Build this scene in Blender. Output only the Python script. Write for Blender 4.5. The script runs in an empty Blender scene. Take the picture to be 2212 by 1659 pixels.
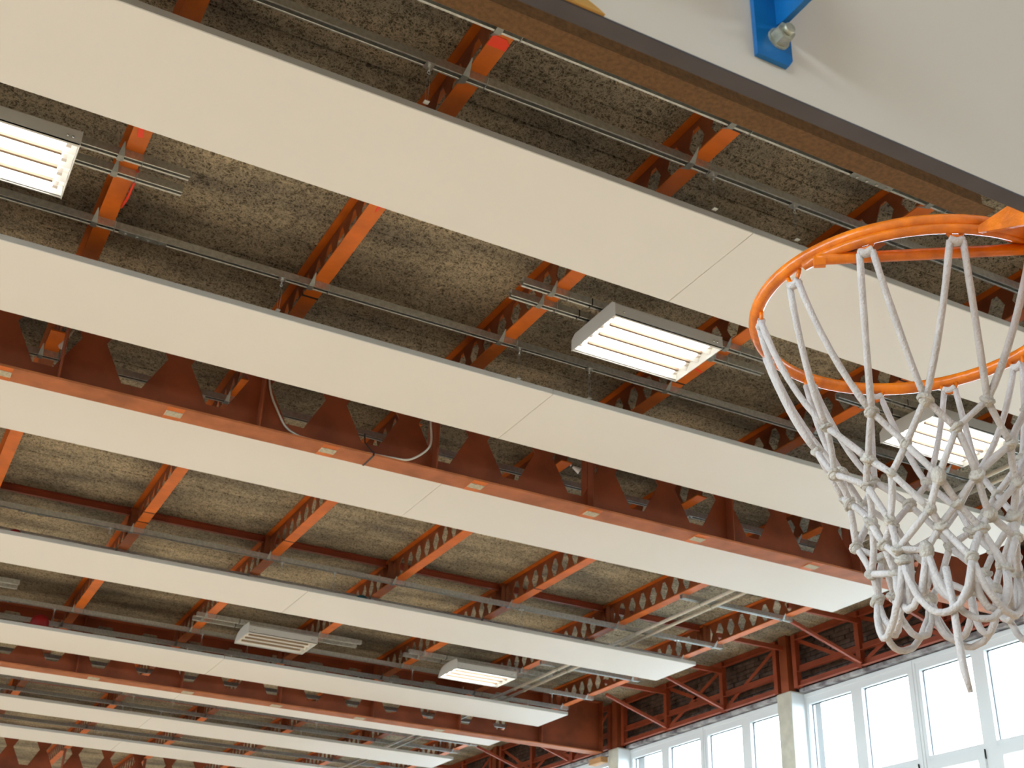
import bpy, bmesh, math, random
from mathutils import Vector, Matrix
random.seed(7)
PI = math.pi
C = bpy.context.scene.collection
ZC = 2.02                      # eye height above the floor; heights below are measured from eye level

# ------------------------------------------------------------------ camera, sky, exposure
cam_d = bpy.data.cameras.new('camera')
cam = bpy.data.objects.new('camera', cam_d); C.objects.link(cam)
cam_d.sensor_width = 36.0; cam_d.lens = 2690.93/2212*36.0
cam_d.dof.use_dof = True; cam_d.dof.focus_distance = 2.7; cam_d.dof.aperture_fstop = 14.0
cam_d.clip_start = 0.05; cam_d.clip_end = 500
yaw, pit, rol = 0.47122803, 0.49242843, -0.03625668
fw = Vector((math.sin(yaw)*math.cos(pit), math.cos(yaw)*math.cos(pit), math.sin(pit)))
rt = Vector((math.cos(yaw), -math.sin(yaw), 0))
dn = fw.cross(rt)
r2 = rt*math.cos(rol)+dn*math.sin(rol); d2 = -rt*math.sin(rol)+dn*math.cos(rol)
m = Matrix.Identity(4)
for i in range(3):
    m[i][0] = r2[i]; m[i][1] = -d2[i]; m[i][2] = -fw[i]
m[2][3] = ZC
cam.matrix_world = m
bpy.context.scene.camera = cam
sc = bpy.context.scene
sc.view_settings.view_transform = 'Standard'; sc.view_settings.look = 'None'
sc.view_settings.gamma = 1.0; sc.view_settings.use_curve_mapping = False
sc.view_settings.exposure = 2.30
cy = sc.cycles
cy.use_denoising = True
cy.max_bounces = 8; cy.diffuse_bounces = 6; cy.glossy_bounces = 3; cy.transparent_max_bounces = 12
cy.sample_clamp_indirect = 6.0
cy.caustics_reflective = False; cy.caustics_refractive = False
w = bpy.data.worlds.new('overcast_sky'); sc.world = w; w.use_nodes = True
bg = w.node_tree.nodes['Background']
bg.inputs['Color'].default_value = (0.76, 0.88, 1.0, 1); bg.inputs['Strength'].default_value = 5.5

# ------------------------------------------------------------------ materials
def mat(name, col, rough=0.5, metal=0.0, var=0.0, scale=6.0, bump=0.0, bscale=60.0, spec=0.5, col2=None, detail=4.0, stretch=None):
    ma = bpy.data.materials.new(name); ma.use_nodes = True
    nt = ma.node_tree; b = nt.nodes['Principled BSDF']
    b.inputs['Roughness'].default_value = rough; b.inputs['Metallic'].default_value = metal
    b.inputs['Specular IOR Level'].default_value = spec
    b.inputs['Base Color'].default_value = (*col, 1)
    if var or bump or col2:
        geo = nt.nodes.new('ShaderNodeNewGeometry'); src = geo.outputs['Position']
        if stretch:
            mp = nt.nodes.new('ShaderNodeMapping'); mp.inputs['Scale'].default_value = stretch
            nt.links.new(src, mp.inputs['Vector']); src = mp.outputs['Vector']
    if var or col2:
        n = nt.nodes.new('ShaderNodeTexNoise'); n.inputs['Scale'].default_value = scale; n.inputs['Detail'].default_value = detail
        nt.links.new(src, n.inputs['Vector'])
        r = nt.nodes.new('ShaderNodeValToRGB'); r.color_ramp.elements[0].position = 0.32; r.color_ramp.elements[1].position = 0.68
        c2 = col2 if col2 else tuple(c*(1-var) for c in col)
        c1 = col if col2 else tuple(min(1, c*(1+var*0.6)) for c in col)
        r.color_ramp.elements[0].color = (*c2, 1); r.color_ramp.elements[1].color = (*c1, 1)
        nt.links.new(n.outputs['Fac'], r.inputs['Fac']); nt.links.new(r.outputs['Color'], b.inputs['Base Color'])
    if bump:
        n2 = nt.nodes.new('ShaderNodeTexNoise'); n2.inputs['Scale'].default_value = bscale; n2.inputs['Detail'].default_value = 3
        nt.links.new(src, n2.inputs['Vector'])
        bm_ = nt.nodes.new('ShaderNodeBump'); bm_.inputs['Strength'].default_value = bump; bm_.inputs['Distance'].default_value = 0.01
        nt.links.new(n2.outputs['Fac'], bm_.inputs['Height']); nt.links.new(bm_.outputs['Normal'], b.inputs['Normal'])
    return ma

def woodwool():
    ma = bpy.data.materials.new('wood_wool'); ma.use_nodes = True
    nt = ma.node_tree; b = nt.nodes['Principled BSDF']; L = nt.links
    b.inputs['Roughness'].default_value = 0.95; b.inputs['Specular IOR Level'].default_value = 0.1
    geo = nt.nodes.new('ShaderNodeNewGeometry')
    layers = []
    for k, (rz, sx, sy, sc_, wd) in enumerate(((0.3, 8, 19, 1.0, 24.0), (1.9, 8, 21, 1.0, 24.0), (1.1, 9, 17, 1.0, 22.0), (2.6, 12, 26, 1.0, 20.0), (0.8, 14, 24, 1.0, 20.0))):
        mp = nt.nodes.new('ShaderNodeMapping'); mp.vector_type = 'TEXTURE'; mp.inputs['Rotation'].default_value = (0, 0, rz)
        mp.inputs['Scale'].default_value = (1/sx, 1/sy, 0.3); mp.inputs['Location'].default_value = (k*3.7, k*9.1, k)
        L.new(geo.outputs['Position'], mp.inputs['Vector'])
        n = nt.nodes.new('ShaderNodeTexNoise'); n.inputs['Scale'].default_value = sc_; n.inputs['Detail'].default_value = 2.2
        n.inputs['Roughness'].default_value = 0.55; n.inputs['Distortion'].default_value = 0.6
        L.new(mp.outputs['Vector'], n.inputs['Vector'])
        a1 = nt.nodes.new('ShaderNodeMath'); a1.operation = 'SUBTRACT'; a1.inputs[1].default_value = 0.5
        a2 = nt.nodes.new('ShaderNodeMath'); a2.operation = 'ABSOLUTE'
        a3 = nt.nodes.new('ShaderNodeMath'); a3.operation = 'MULTIPLY_ADD'; a3.inputs[1].default_value = -wd; a3.inputs[2].default_value = 1.0; a3.use_clamp = True
        L.new(n.outputs['Fac'], a1.inputs[0]); L.new(a1.outputs[0], a2.inputs[0]); L.new(a2.outputs[0], a3.inputs[0])
        layers.append(a3.outputs[0])
    cur = layers[0]
    for l in layers[1:]:
        mx = nt.nodes.new('ShaderNodeMath'); mx.operation = 'MAXIMUM'; L.new(cur, mx.inputs[0]); L.new(l, mx.inputs[1]); cur = mx.outputs[0]
    r = nt.nodes.new('ShaderNodeValToRGB')
    r.color_ramp.elements[0].color = (0.155, 0.130, 0.097, 1); r.color_ramp.elements[0].position = 0.0
    r.color_ramp.elements[1].color = (0.74, 0.65, 0.50, 1); r.color_ramp.elements[1].position = 0.95
    L.new(cur, r.inputs['Fac'])
    # large stains: damp dark patches and yellower ones
    n = nt.nodes.new('ShaderNodeTexNoise'); n.inputs['Scale'].default_value = 1.0; n.inputs['Detail'].default_value = 5
    mp = nt.nodes.new('ShaderNodeMapping'); mp.inputs['Scale'].default_value = (0.7, 2.2, 1)
    L.new(geo.outputs['Position'], mp.inputs['Vector']); L.new(mp.outputs['Vector'], n.inputs['Vector'])
    r2_ = nt.nodes.new('ShaderNodeValToRGB')
    r2_.color_ramp.elements[0].position = 0.36; r2_.color_ramp.elements[0].color = (0.50, 0.50, 0.51, 1)
    r2_.color_ramp.elements[1].position = 0.62; r2_.color_ramp.elements[1].color = (1.0, 0.97, 0.89, 1)
    L.new(n.outputs['Fac'], r2_.inputs['Fac'])
    mul = nt.nodes.new('ShaderNodeMixRGB'); mul.blend_type = 'MULTIPLY'; mul.inputs['Fac'].default_value = 1
    L.new(r.outputs['Color'], mul.inputs['Color1']); L.new(r2_.outputs['Color'], mul.inputs['Color2'])
    L.new(mul.outputs['Color'], b.inputs['Base Color'])
    bp = nt.nodes.new('ShaderNodeBump'); bp.inputs['Strength'].default_value = 0.8; bp.inputs['Distance'].default_value = 0.012
    L.new(cur, bp.inputs['Height']); L.new(bp.outputs['Normal'], b.inputs['Normal'])
    return ma

def glass():
    ma = bpy.data.materials.new('window_glass'); ma.use_nodes = True
    nt = ma.node_tree; nt.nodes.remove(nt.nodes['Principled BSDF'])
    tr = nt.nodes.new('ShaderNodeBsdfTransparent'); tr.inputs['Color'].default_value = (0.94, 0.97, 0.97, 1)
    gl = nt.nodes.new('ShaderNodeBsdfGlossy'); gl.inputs['Roughness'].default_value = 0.02
    fr = nt.nodes.new('ShaderNodeFresnel'); fr.inputs['IOR'].default_value = 1.45
    mx = nt.nodes.new('ShaderNodeMixShader'); out = nt.nodes['Material Output']
    ge = nt.nodes.new('ShaderNodeNewGeometry'); ml = nt.nodes.new('ShaderNodeMath'); ml.operation = 'MULTIPLY_ADD'; ml.inputs[1].default_value = -1.0; ml.inputs[2].default_value = 1.0
    m2 = nt.nodes.new('ShaderNodeMath'); m2.operation = 'MULTIPLY'
    nt.links.new(ge.outputs['Backfacing'], ml.inputs[0]); nt.links.new(ml.outputs[0], m2.inputs[0]); nt.links.new(fr.outputs[0], m2.inputs[1])
    nt.links.new(m2.outputs[0], mx.inputs[0]); nt.links.new(tr.outputs[0], mx.inputs[1]); nt.links.new(gl.outputs[0], mx.inputs[2])
    nt.links.new(mx.outputs[0], out.inputs['Surface'])
    return ma

def emit(name, col, strength):
    ma = bpy.data.materials.new(name); ma.use_nodes = True
    b = ma.node_tree.nodes['Principled BSDF']
    b.inputs['Base Color'].default_value = (0.9, 0.9, 0.88, 1)
    b.inputs['Emission Color'].default_value = (*col, 1); b.inputs['Emission Strength'].default_value = strength
    return ma

M = dict(
    orange=mat('orange_paint', (0.64, 0.145, 0.010), 0.5, var=0.22, scale=3.0, bump=0.15, bscale=25, spec=0.42),
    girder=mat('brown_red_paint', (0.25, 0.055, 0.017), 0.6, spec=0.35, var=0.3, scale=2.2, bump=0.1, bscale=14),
    web=mat('brown_red_web', (0.27, 0.075, 0.026), 0.6, var=0.25, scale=5.0, spec=0.3),  # browner, darker tone for the beam webs than for their flanges
    girder_flange=mat('light_orange_brown', (0.44, 0.140, 0.048), 0.6, var=0.25, scale=3.5, spec=0.3, bump=0.1, bscale=14),  # lighter, more orange tone for the girder bottom flanges
    truss=mat('red_oxide_paint', (0.31, 0.060, 0.023), 0.5, spec=0.4, var=0.2, scale=4.0),
    galv=mat('galvanised_steel', (0.60, 0.61, 0.58), 0.36, 0.8, var=0.18, scale=30),
    zinc=mat('zinc_plate', (0.28, 0.29, 0.27), 0.45, 0.6, var=0.15, scale=20),
    panel=mat('panel_white', (0.84, 0.825, 0.80), 0.5, var=0.012, scale=0.8, spec=0.35),
    panel_edge=mat('panel_edge_shade', (0.52, 0.51, 0.47), 0.5),  # grey puts the shade of the upright side faces into the colour
    wool=woodwool(),
    deck=mat('roof_deck', (0.05, 0.045, 0.04), 0.9),
    floor=mat('sports_floor', (0.84, 0.62, 0.42), 0.45, var=0.06, scale=3.0),
    wall=mat('wall_plaster', (0.33, 0.30, 0.26), 0.8, var=0.06, scale=2.0),
    brick=mat('dark_brick', (0.13, 0.085, 0.07), 0.9, var=0.5, scale=7.0, bump=0.5, bscale=40),
    mortar=mat('dark_mortar', (0.07, 0.065, 0.06), 0.95),
    concrete=mat('cream_concrete', (0.56, 0.54, 0.45), 0.75, var=0.14, scale=5.0, bump=0.2, bscale=30),
    ledge=mat('mottled_ledge', (0.50, 0.50, 0.50), 0.8, col2=(0.12, 0.10, 0.11), scale=5.0),
    upvc=mat('white_window_frame', (0.73, 0.765, 0.775), 0.35),
    gasket=mat('window_gasket', (0.03, 0.03, 0.035), 0.6),
    glass=glass(),
    lamp_white=mat('lamp_housing', (0.66, 0.66, 0.63), 0.4, var=0.02, scale=3),
    reflector=mat('lamp_reflector', (0.90, 0.90, 0.88), 0.25, spec=0.6),
    louver=mat('lamp_louvre', (0.30, 0.21, 0.14), 0.35, 0.3),
    tube_on=emit('lit_tube', (1.0, 0.97, 0.93), 3.2),
    tube_off=mat('unlit_tube', (0.86, 0.80, 0.62), 0.3),
    steel=mat('screw_steel', (0.7, 0.7, 0.68), 0.25, 0.9),
    board=mat('backboard_white', (0.70, 0.645, 0.56), 0.5, var=0.02, scale=3.0),
    board_edge=mat('dark_edge', (0.070, 0.062, 0.072), 0.55, var=0.2, scale=12),
    ochre=mat('ochre_ply', (0.55, 0.30, 0.075), 0.6, var=0.1, scale=20),
    blue=mat('blue_paint', (0.002, 0.135, 0.40), 0.38, var=0.22, scale=14, bump=0.1, bscale=60),
    boltm=mat('dull_bolt', (0.50, 0.50, 0.40), 0.45, 0.5, var=0.3, scale=80),
    rim=mat('orange_rim', (0.86, 0.215, 0.004), 0.3, col2=(0.52, 0.115, 0.006), scale=34, bump=0.12, bscale=90),
    cord=mat('cotton_cord', (0.56, 0.51, 0.485), 0.95, var=0.10, scale=45, bump=0.4, bscale=300, spec=0.1),
    knot=mat('grubby_cord', (0.52, 0.47, 0.41), 0.95, var=0.2, scale=60, bump=0.5, bscale=300, spec=0.1),
    darkbrown=mat('dark_rusty_brown', (0.16, 0.085, 0.036), 0.85, spec=0.15, var=0.25, scale=30, bump=0.35, bscale=80),
    redball=mat('red_rubber', (0.36, 0.006, 0.005), 0.6),
    tealball=mat('teal_rubber', (0.012, 0.13, 0.16), 0.5),
    tape_red=mat('red_tape', (0.85, 0.05, 0.012), 0.5),
    band=mat('black_band', (0.015, 0.012, 0.012), 0.5),
    patch=mat('pale_putty', (0.52, 0.47, 0.34), 0.7, var=0.25, scale=40),
    cable=mat('pale_cable', (0.62, 0.57, 0.47), 0.5),
    pipe=mat('pale_pipe', (0.64, 0.60, 0.50), 0.35, 0.2, var=0.1, scale=9),
    white=mat('white_plastic', (0.8, 0.77, 0.74), 0.5),
    wood=mat('raw_wood', (0.50, 0.27, 0.11), 0.7, var=0.2, scale=15, stretch=(1, 0.2, 4)),
    ground=mat('outside_ground', (0.17, 0.17, 0.16), 0.9, var=0.15, scale=0.5),
)

# ------------------------------------------------------------------ mesh helpers
class MB:
    def __init__(s): s.v = []; s.f = []; s.sm = []
    def add(s, vs, fs, smooth=False):
        o = len(s.v); s.v += [tuple(p) for p in vs]; s.f += [tuple(i+o for i in f) for f in fs]; s.sm += [smooth]*len(fs)
        return s
    def box(s, x0, x1, y0, y1, z0, z1, bev=0.0):
        if bev:
            b = bev; vs = []; 
            for z, k in ((z0, b), (z0+b, 0), (z1-b, 0), (z1, b)):
                vs += [(x0+k, y0+k, z), (x1-k, y0+k, z), (x1-k, y1-k, z), (x0+k, y1-k, z)]
            fs = [(3, 2, 1, 0), (12, 13, 14, 15)]
            for l in range(3):
                for i in range(4):
                    j = (i+1) % 4; fs.append((4*l+i, 4*l+j, 4*l+4+j, 4*l+4+i))
            return s.add(vs, fs)
        vs = [(x0, y0, z0), (x1, y0, z0), (x1, y1, z0), (x0, y1, z0), (x0, y0, z1), (x1, y0, z1), (x1, y1, z1), (x0, y1, z1)]
        return s.add(vs, [(3, 2, 1, 0), (4, 5, 6, 7), (0, 1, 5, 4), (1, 2, 6, 5), (2, 3, 7, 6), (3, 0, 4, 7)])
    def prism(s, poly, axis, a0, a1):
        # poly: 2D points; axis 'x': (y,z) ; 'y': (x,z) ; 'z': (x,y)
        def P(p, a): return (a, p[0], p[1]) if axis == 'x' else ((p[0], a, p[1]) if axis == 'y' else (p[0], p[1], a))
        n = len(poly); vs = [P(p, a0) for p in poly]+[P(p, a1) for p in poly]
        area = sum(poly[i][0]*poly[(i+1) % n][1]-poly[(i+1) % n][0]*poly[i][1] for i in range(n))
        flip = (area > 0) ^ (axis == 'y')
        fs = [tuple(range(n))[::-1], tuple(range(n, 2*n))] + [(i, (i+1) % n, n+(i+1) % n, n+i) for i in range(n)]
        if not flip: fs = [f[::-1] for f in fs]
        return s.add(vs, fs)
    def tube(s, pts, r, n=6, closed=False, caps=True, smooth=True):
        pts = [Vector(p) for p in pts]; N = len(pts); rings = []
        rr = r if isinstance(r, (list, tuple)) else [r]*N
        up = None
        for i, p in enumerate(pts):
            if closed: t = pts[(i+1) % N]-pts[i-1]
            else: t = pts[min(i+1, N-1)]-pts[max(i-1, 0)]
            t.normalize()
            if up is None:
                up = Vector((0, 0, 1)) if abs(t.z) < 0.9 else Vector((1, 0, 0))
            u = t.cross(up)
            if u.length < 1e-6: u = t.orthogonal()
            u.normalize(); v = u.cross(t); up = v
            rings.append([p+(u*math.cos(2*PI*k/n)+v*math.sin(2*PI*k/n))*rr[i] for k in range(n)])
        vs = [q for rg in rings for q in rg]; fs = []
        for i in range(N if closed else N-1):
            j = (i+1) % N
            for k in range(n):
                l = (k+1) % n; fs.append((i*n+k, i*n+l, j*n+l, j*n+k))
        s.add(vs, fs, smooth)
        if caps and not closed:
            o = len(s.v)-len(vs)
            s.f += [tuple(o+k for k in range(n))[::-1], tuple(o+(N-1)*n+k for k in range(n))]; s.sm += [False, False]
        return s
    def sphere(s, c, r, seg=12, rings=8, sq=(1, 1, 1)):
        vs = [(c[0], c[1], c[2]-r*sq[2])]
        for i in range(1, rings):
            a = -PI/2+PI*i/rings
            for k in range(seg): vs.append((c[0]+r*sq[0]*math.cos(a)*math.cos(2*PI*k/seg), c[1]+r*sq[1]*math.cos(a)*math.sin(2*PI*k/seg), c[2]+r*sq[2]*math.sin(a)))
        vs.append((c[0], c[1], c[2]+r*sq[2])); e = len(vs)-1; fs = []
        for k in range(seg):
            l = (k+1) % seg; fs.append((0, 1+l, 1+k)); fs.append((e, 1+(rings-2)*seg+k, 1+(rings-2)*seg+l))
            for i in range(rings-2): fs.append((1+i*seg+k, 1+i*seg+l, 1+(i+1)*seg+l, 1+(i+1)*seg+k))
        return s.add(vs, fs, True)
    def mesh(s, name, ma, org=(0, 0, 0)):
        me = bpy.data.meshes.new(name)
        me.from_pydata([(p[0]-org[0], p[1]-org[1], p[2]-org[2]) for p in s.v], [], s.f)
        me.polygons.foreach_set('use_smooth', s.sm); me.update()
        me.materials.append(M[ma]); return me

ORG = {}
def absloc(o): return ORG.get(o.name, (0, 0, 0)) if o else (0, 0, 0)
def put(name, me, parent=None, loc=(0, 0, 0)):
    """link a mesh as one object; loc in eye-level coordinates"""
    o = bpy.data.objects.new(name, me); C.objects.link(o)
    p = absloc(parent)
    ORG[o.name] = tuple(loc)
    if parent: o.parent = parent; o.location = (loc[0]-p[0], loc[1]-p[1], loc[2]-p[2])
    else: o.location = (loc[0], loc[1], loc[2]+ZC)
    return o
def part(name, mb, ma, parent=None, loc=None):
    loc = loc if loc is not None else (absloc(parent) if parent else mb.v[0])
    return put(name, mb.mesh(name, ma, loc), parent, loc)
def tag(o, label, cat, group=None):
    o['label'] = label; o['category'] = cat
    if group: o['group'] = group
    return o
def thing(name, label, cat, loc, group=None):
    o = bpy.data.objects.new(name, None); C.objects.link(o); o.empty_display_size = 0.1
    o.location = (loc[0], loc[1], loc[2]+ZC); ORG[o.name] = tuple(loc)
    return tag(o, label, cat, group)
def struct(name, mb, ma, parent=None, loc=None):
    o = part(name, mb, ma, parent, loc)
    if not parent: o['kind'] = 'structure'
    return o
ORD = ['first', 'second', 'third', 'fourth', 'fifth', 'sixth', 'seventh', 'eighth', 'ninth', 'tenth', 'eleventh', 'twelfth', 'thirteenth']

def in_view(p, margin=40):
    d = Vector(p); x, y, z = d.dot(r2), d.dot(d2), d.dot(fw)
    if z < 0.1: return False
    u = 1106+2690.93*x/z; v = 829.5+2690.93*y/z
    return -margin < u < 2212+margin and -margin < v < 1659+margin

# ------------------------------------------------------------------ the room shell
XL, XR, YN, YF = -12.5, 14.70, -10.9, 45.8
FLOOR = -ZC; ZS = 6.74          # underside of the roof slabs
struct('floor', MB().box(XL-0.3, XR+0.3, YN-0.3, YF+0.3, FLOOR-0.2, FLOOR), 'floor')
ceiling = struct('ceiling', MB().box(XL-0.3, XR+0.3, YN-0.3, YF+0.3, ZS+0.055, ZS+0.30), 'deck')
struct('wall_near', MB().box(XL-0.3, XR+0.3, YN-0.3, YN, FLOOR, ZS+0.055), 'wall')
struct('wall_far', MB().box(XL-0.3, XR+0.3, YF, YF+0.3, FLOOR, ZS+0.055), 'wall')
struct('ground', MB().box(-120, 160, -120, 170, FLOOR-0.6, FLOOR-0.25), 'ground')
WB, WT = 2.5, 5.70              # window bottom / top
PITCH = 1.373
# column centres along the window wall, 5.6 m apart
COLS = [17.135+5.62*k for k in range(-4, 5)]
wr = MB()
wr.box(XR, XR+0.3, YN, YF, FLOOR, WB); wr.box(XR, XR+0.3, YN, YF, WT+0.02, ZS+0.055)
for c in COLS: wr.box(14.60, XR+0.3, c-0.15, c+0.15, WB, WT+0.02)
wr.box(XR, XR+0.3, YN, COLS[0]-5.62+0.15, WB, WT+0.02); wr.box(XR, XR+0.3, COLS[-1]+5.2, YF, WB, WT+0.02)
wall_right = struct('wall_right', wr, 'mortar')
WLB = 3.1                      # unseen left glass band, added and sized to even out the daylight
wl = MB(); wl.box(XL-0.3, XL, YN, YF, FLOOR, WLB); wl.box(XL-0.3, XL, YN, YF, WT, ZS+0.055)
k = YN
while k < YF: wl.box(XL-0.3, XL, k, k+0.3, WLB, WT); k += 5.62
wall_left = struct('wall_left', wl, 'wall')

# ---- windows of the right wall: every half bay is one window (two fixed panes over two opening sashes)
XW = 14.61
def window(n, y0, y1):
    """y0<y1 outer limits"""
    mid = (y0+y1)/2; e = 0.13
    fr = MB()
    zb, zt = WB, WT
    X0, X1 = XW, XW+0.13
    ft = 0.19                    # top member
    zm0, zm1 = 4.07, 4.19        # transom
    fr.box(X0, X1, y0+0.004, y1-0.004, zt-ft, zt); fr.box(X0, X1, y0+0.004, y1-0.004, zb, zb+0.10); fr.box(X0+0.002, X1, y0+0.004, y1-0.004, zm0, zm1)
    fr.box(X0+0.001, X1, y0+0.004, y0+e, zb, zt); fr.box(X0+0.001, X1, y1-e, y1-0.004, zb, zt); fr.box(X0+0.001, X1, mid-e, mid+e, zb, zt)
    fr.box(X0-0.012, X0+0.01, y0+0.004, y1-0.004, zt-0.07, zt-0.004)   # raised outer lip at the head
    fr.box(X0-0.012, X0+0.01, y0+0.004, y0+0.055, zb, zt-0.07); fr.box(X0-0.012, X0+0.01, y1-0.055, y1-0.004, zb, zt-0.07)
    w_ = struct('window_%d' % n, fr, 'upvc')
    for a, b in ((y0+e, mid-e), (mid+e, y1-e)):
        pn = part('pane', MB().box(X1-0.055, X1-0.043, a, b, zm1, zt-ft), 'glass', w_)
        gk = MB()
        for q in ((a, a+0.012), (b-0.012, b)): gk.box(X1-0.062, X1-0.036, q[0], q[1], zm1, zt-ft)
        gk.box(X1-0.062, X1-0.036, a, b, zt-ft-0.012, zt-ft); part('gasket', gk, 'gasket', w_)
        # opening sash below, standing a little proud of the frame
        s_ = MB(); sa, sb, z0, z1 = a-0.03, b+0.03, zb+0.07, zm0+0.03
        t = 0.135
        s_.box(X0-0.035, X1-0.03, sa, sb, z1-t, z1); s_.box(X0-0.035, X1-0.03, sa, sb, z0, z0+t)
        s_.box(X0-0.034, X1-0.03, sa, sa+t, z0, z1); s_.box(X0-0.034, X1-0.03, sb-t, sb, z0, z1)
        so = part('sash', s_, 'upvc', w_)
        part('pane', MB().box(X1-0.08, X1-0.068, sa+t, sb-t, z0+t, z1-t), 'glass', so)
    return w_
wn = 0
for ci, c in enumerate(COLS):
    base = c-5.62+0.15 if ci == 0 else COLS[ci-1]+0.185
    top = c-0.155
    half = (top-base)/2
    for h in range(2):
        wn += 1; window(wn, base+h*half, base+(h+1)*half)
# left wall glazing, added out of frame to let more daylight in
k = YN+0.3; 
while k+5.3 < YF:
    wn += 1; f_ = MB()
    for j in range(5):
        yy = k+j*5.32/4; f_.box(XL-0.2, XL-0.1, max(k, yy-0.09), min(k+5.32, yy+0.09), WLB, WT)
    f_.box(XL-0.2, XL-0.1, k, k+5.32, WLB, WLB+0.1); f_.box(XL-0.2, XL-0.1, k, k+5.32, WT-0.12, WT);
    w_ = struct('window_%d' % wn, f_, 'upvc')
    part('pane', MB().box(XL-0.156, XL-0.144, k, k+5.32, WLB, WT), 'glass', w_)
    k += 5.62
# daylight portals in the window openings
for nm, x, ry, zb in (('right', XW+0.2, PI/2, WB), ('left', XL-0.25, -PI/2, WLB)):
    ld = bpy.data.lights.new('window_portal_'+nm, 'AREA'); ld.shape = 'RECTANGLE'; ld.size = WT-zb; ld.size_y = YF-YN-1
    ld.cycles.is_portal = True
    lo = bpy.data.objects.new('window_portal_'+nm, ld); C.objects.link(lo)
    lo.location = (x, (YN+YF)/2, (WT+zb)/2+ZC); lo.rotation_euler = (0, ry, 0)

# concrete columns between the windows, and the mottled ledge above the windows
for n_, c in enumerate(COLS):
    cb = MB().box(14.30, 14.62, c-0.185, c+0.185, FLOOR, 5.72, 0.012)
    co = struct('wall_right_column_%d' % (n_+1), cb, 'concrete')
    part('lit_side_sheet', MB().box(14.312, 14.61, c-0.192, c-0.1855, WB, WT-0.01), 'upvc', co)  # white sheet puts the window light into the column's near side
lg = MB()
for a, b in zip([COLS[0]-5.4]+[c+0.19 for c in COLS], [c-0.19 for c in COLS]+[YF]):
    lg.box(14.50, XR, a, b, WT+0.015, WT+0.075)
struct('trim_1', lg, 'ledge')

# brick courses above the windows: separate bricks
bl, bh = 0.25, 0.07; bricks = []
row = 0; z = WT+0.08
while z+bh < ZS:
    y = 8.0+(0.13 if row % 2 else 0)
    while y < 33.5:
        bricks.append((y, z)); y += bl+0.012
    z += bh+0.012; row += 1
vis = sorted([b for b in bricks if in_view((XR, b[0], b[1]))], key=lambda b: b[0])
single = set(vis[:300]); brick_me = MB().box(-0.035, 0.02, 0, bl, 0, bh, 0.006).mesh('brick', 'brick')
rest = MB()
for b in bricks:
    off = random.uniform(-0.012, 0.008)
    if b in single: put('brick', brick_me, wall_right, (XR+off, b[0], b[1]))
    else: rest.box(XR-0.035+off, XR+0.02, b[0], b[0]+bl, b[1], b[1]+bh)
o = part('brick', rest, 'brick', wall_right, (XR, 8, 6)); o['kind'] = 'stuff'

# ------------------------------------------------------------------ roof steel: levels
ZP = 6.32                       # underside of the castellated beams
GY = [11.76, 23.10, 33.40]      # girders
PX = [0.87+1.995*i for i in range(-2, 7)]
ZG = 5.65
BAYS = [(YN, GY[0]), (GY[0], GY[1]), (GY[1], GY[2]), (GY[2], YF)]
BAYN = ['nearest roof bay', 'middle roof bay', 'far roof bay', 'last roof bay beyond all panels']

# ---- roof slabs: single wood-wool boards between the beams
rows = []
def add_rows(y0, y1, anchor, p):
    k0 = math.ceil((y0-anchor)/p); ys = [y0]+[anchor+p*k for k in range(k0, int((y1-anchor)/p)+1) if y0+0.05 < anchor+p*k < y1-0.05]+[y1]
    rows.extend(zip(ys[:-1], ys[1:]))
add_rows(YN, GY[0], 6.62, 0.515); add_rows(GY[0], GY[1], 15.63, 0.515); add_rows(GY[1], GY[2], 23.3, 0.515); add_rows(GY[2], YF, 34, 0.515)
cells = []
xs = [XL]+[p for p in [0.87+1.995*i for i in range(-6, 7)]]+[XR]
for (a, b) in rows:
    for x0, x1 in zip(xs[:-1], xs[1:]): cells.append((x0, x1, a, b))
def cell_vis(c):
    return any(in_view((x, y, ZS), 0) for x in (c[0], (c[0]+c[1])/2, c[1]) for y in (c[2], c[3]))
visc = sorted([c for c in cells if cell_vis(c)], key=lambda c: math.hypot(c[2], (c[0]+c[1])/2))
single = set(visc[:300]); cache = {}; rest = MB()
for c in cells:
    L_, W_ = round(c[1]-c[0], 3), round(c[3]-c[2], 3); dz = random.uniform(0, 0.006)
    if c in single:
        key = (L_, W_)
        if key not in cache: cache[key] = MB().box(0.004, L_-0.004, 0.004, W_-0.004, 0, 0.05, 0.007).mesh('roof_slab', 'wool')
        put('roof_slab', cache[key], ceiling, (c[0], c[2], ZS+dz))
    else: rest.box(c[0]+0.004, c[1]-0.004, c[2]+0.004, c[3]-0.004, ZS+dz, ZS+dz+0.05)
o = part('roof_slab', rest, 'wool', ceiling, (0, 0, ZS)); o['kind'] = 'stuff'

# ------------------------------------------------------------------ castellated beams
def web_holes(mb, axis, c0, c1, s0, centres, zb, zh0, zm, zh1, zt, wb, wm, wt, t):
    """web plate along an axis from s-range s0..s1 with six-sided holes"""
    s_0, s_1 = s0
    def pr(poly): mb.prism(poly, axis, c0, c1)
    pr([(s_0, zb), (s_1, zb), (s_1, zh0), (s_0, zh0)])
    pr([(s_0, zh1), (s_1, zh1), (s_1, zt), (s_0, zt)])
    prev = None
    cs = [c for c in centres if c-wm > s_0+0.02 and c+wm < s_1-0.02]
    left = [(s_0, zh0), (s_0, zm), (s_0, zh1)]
    for c in cs+[None]:
        if c is None: right = [(s_1, zh0), (s_1, zm), (s_1, zh1)]
        else: right = [(c-wb, zh0), (c-wm, zm), (c-wt, zh1)]
        pr([left[0], right[0], right[1], right[2], left[2], left[1]])
        if c is not None: left = [(c+wb, zh0), (c+wm, zm), (c+wt, zh1)]

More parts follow.
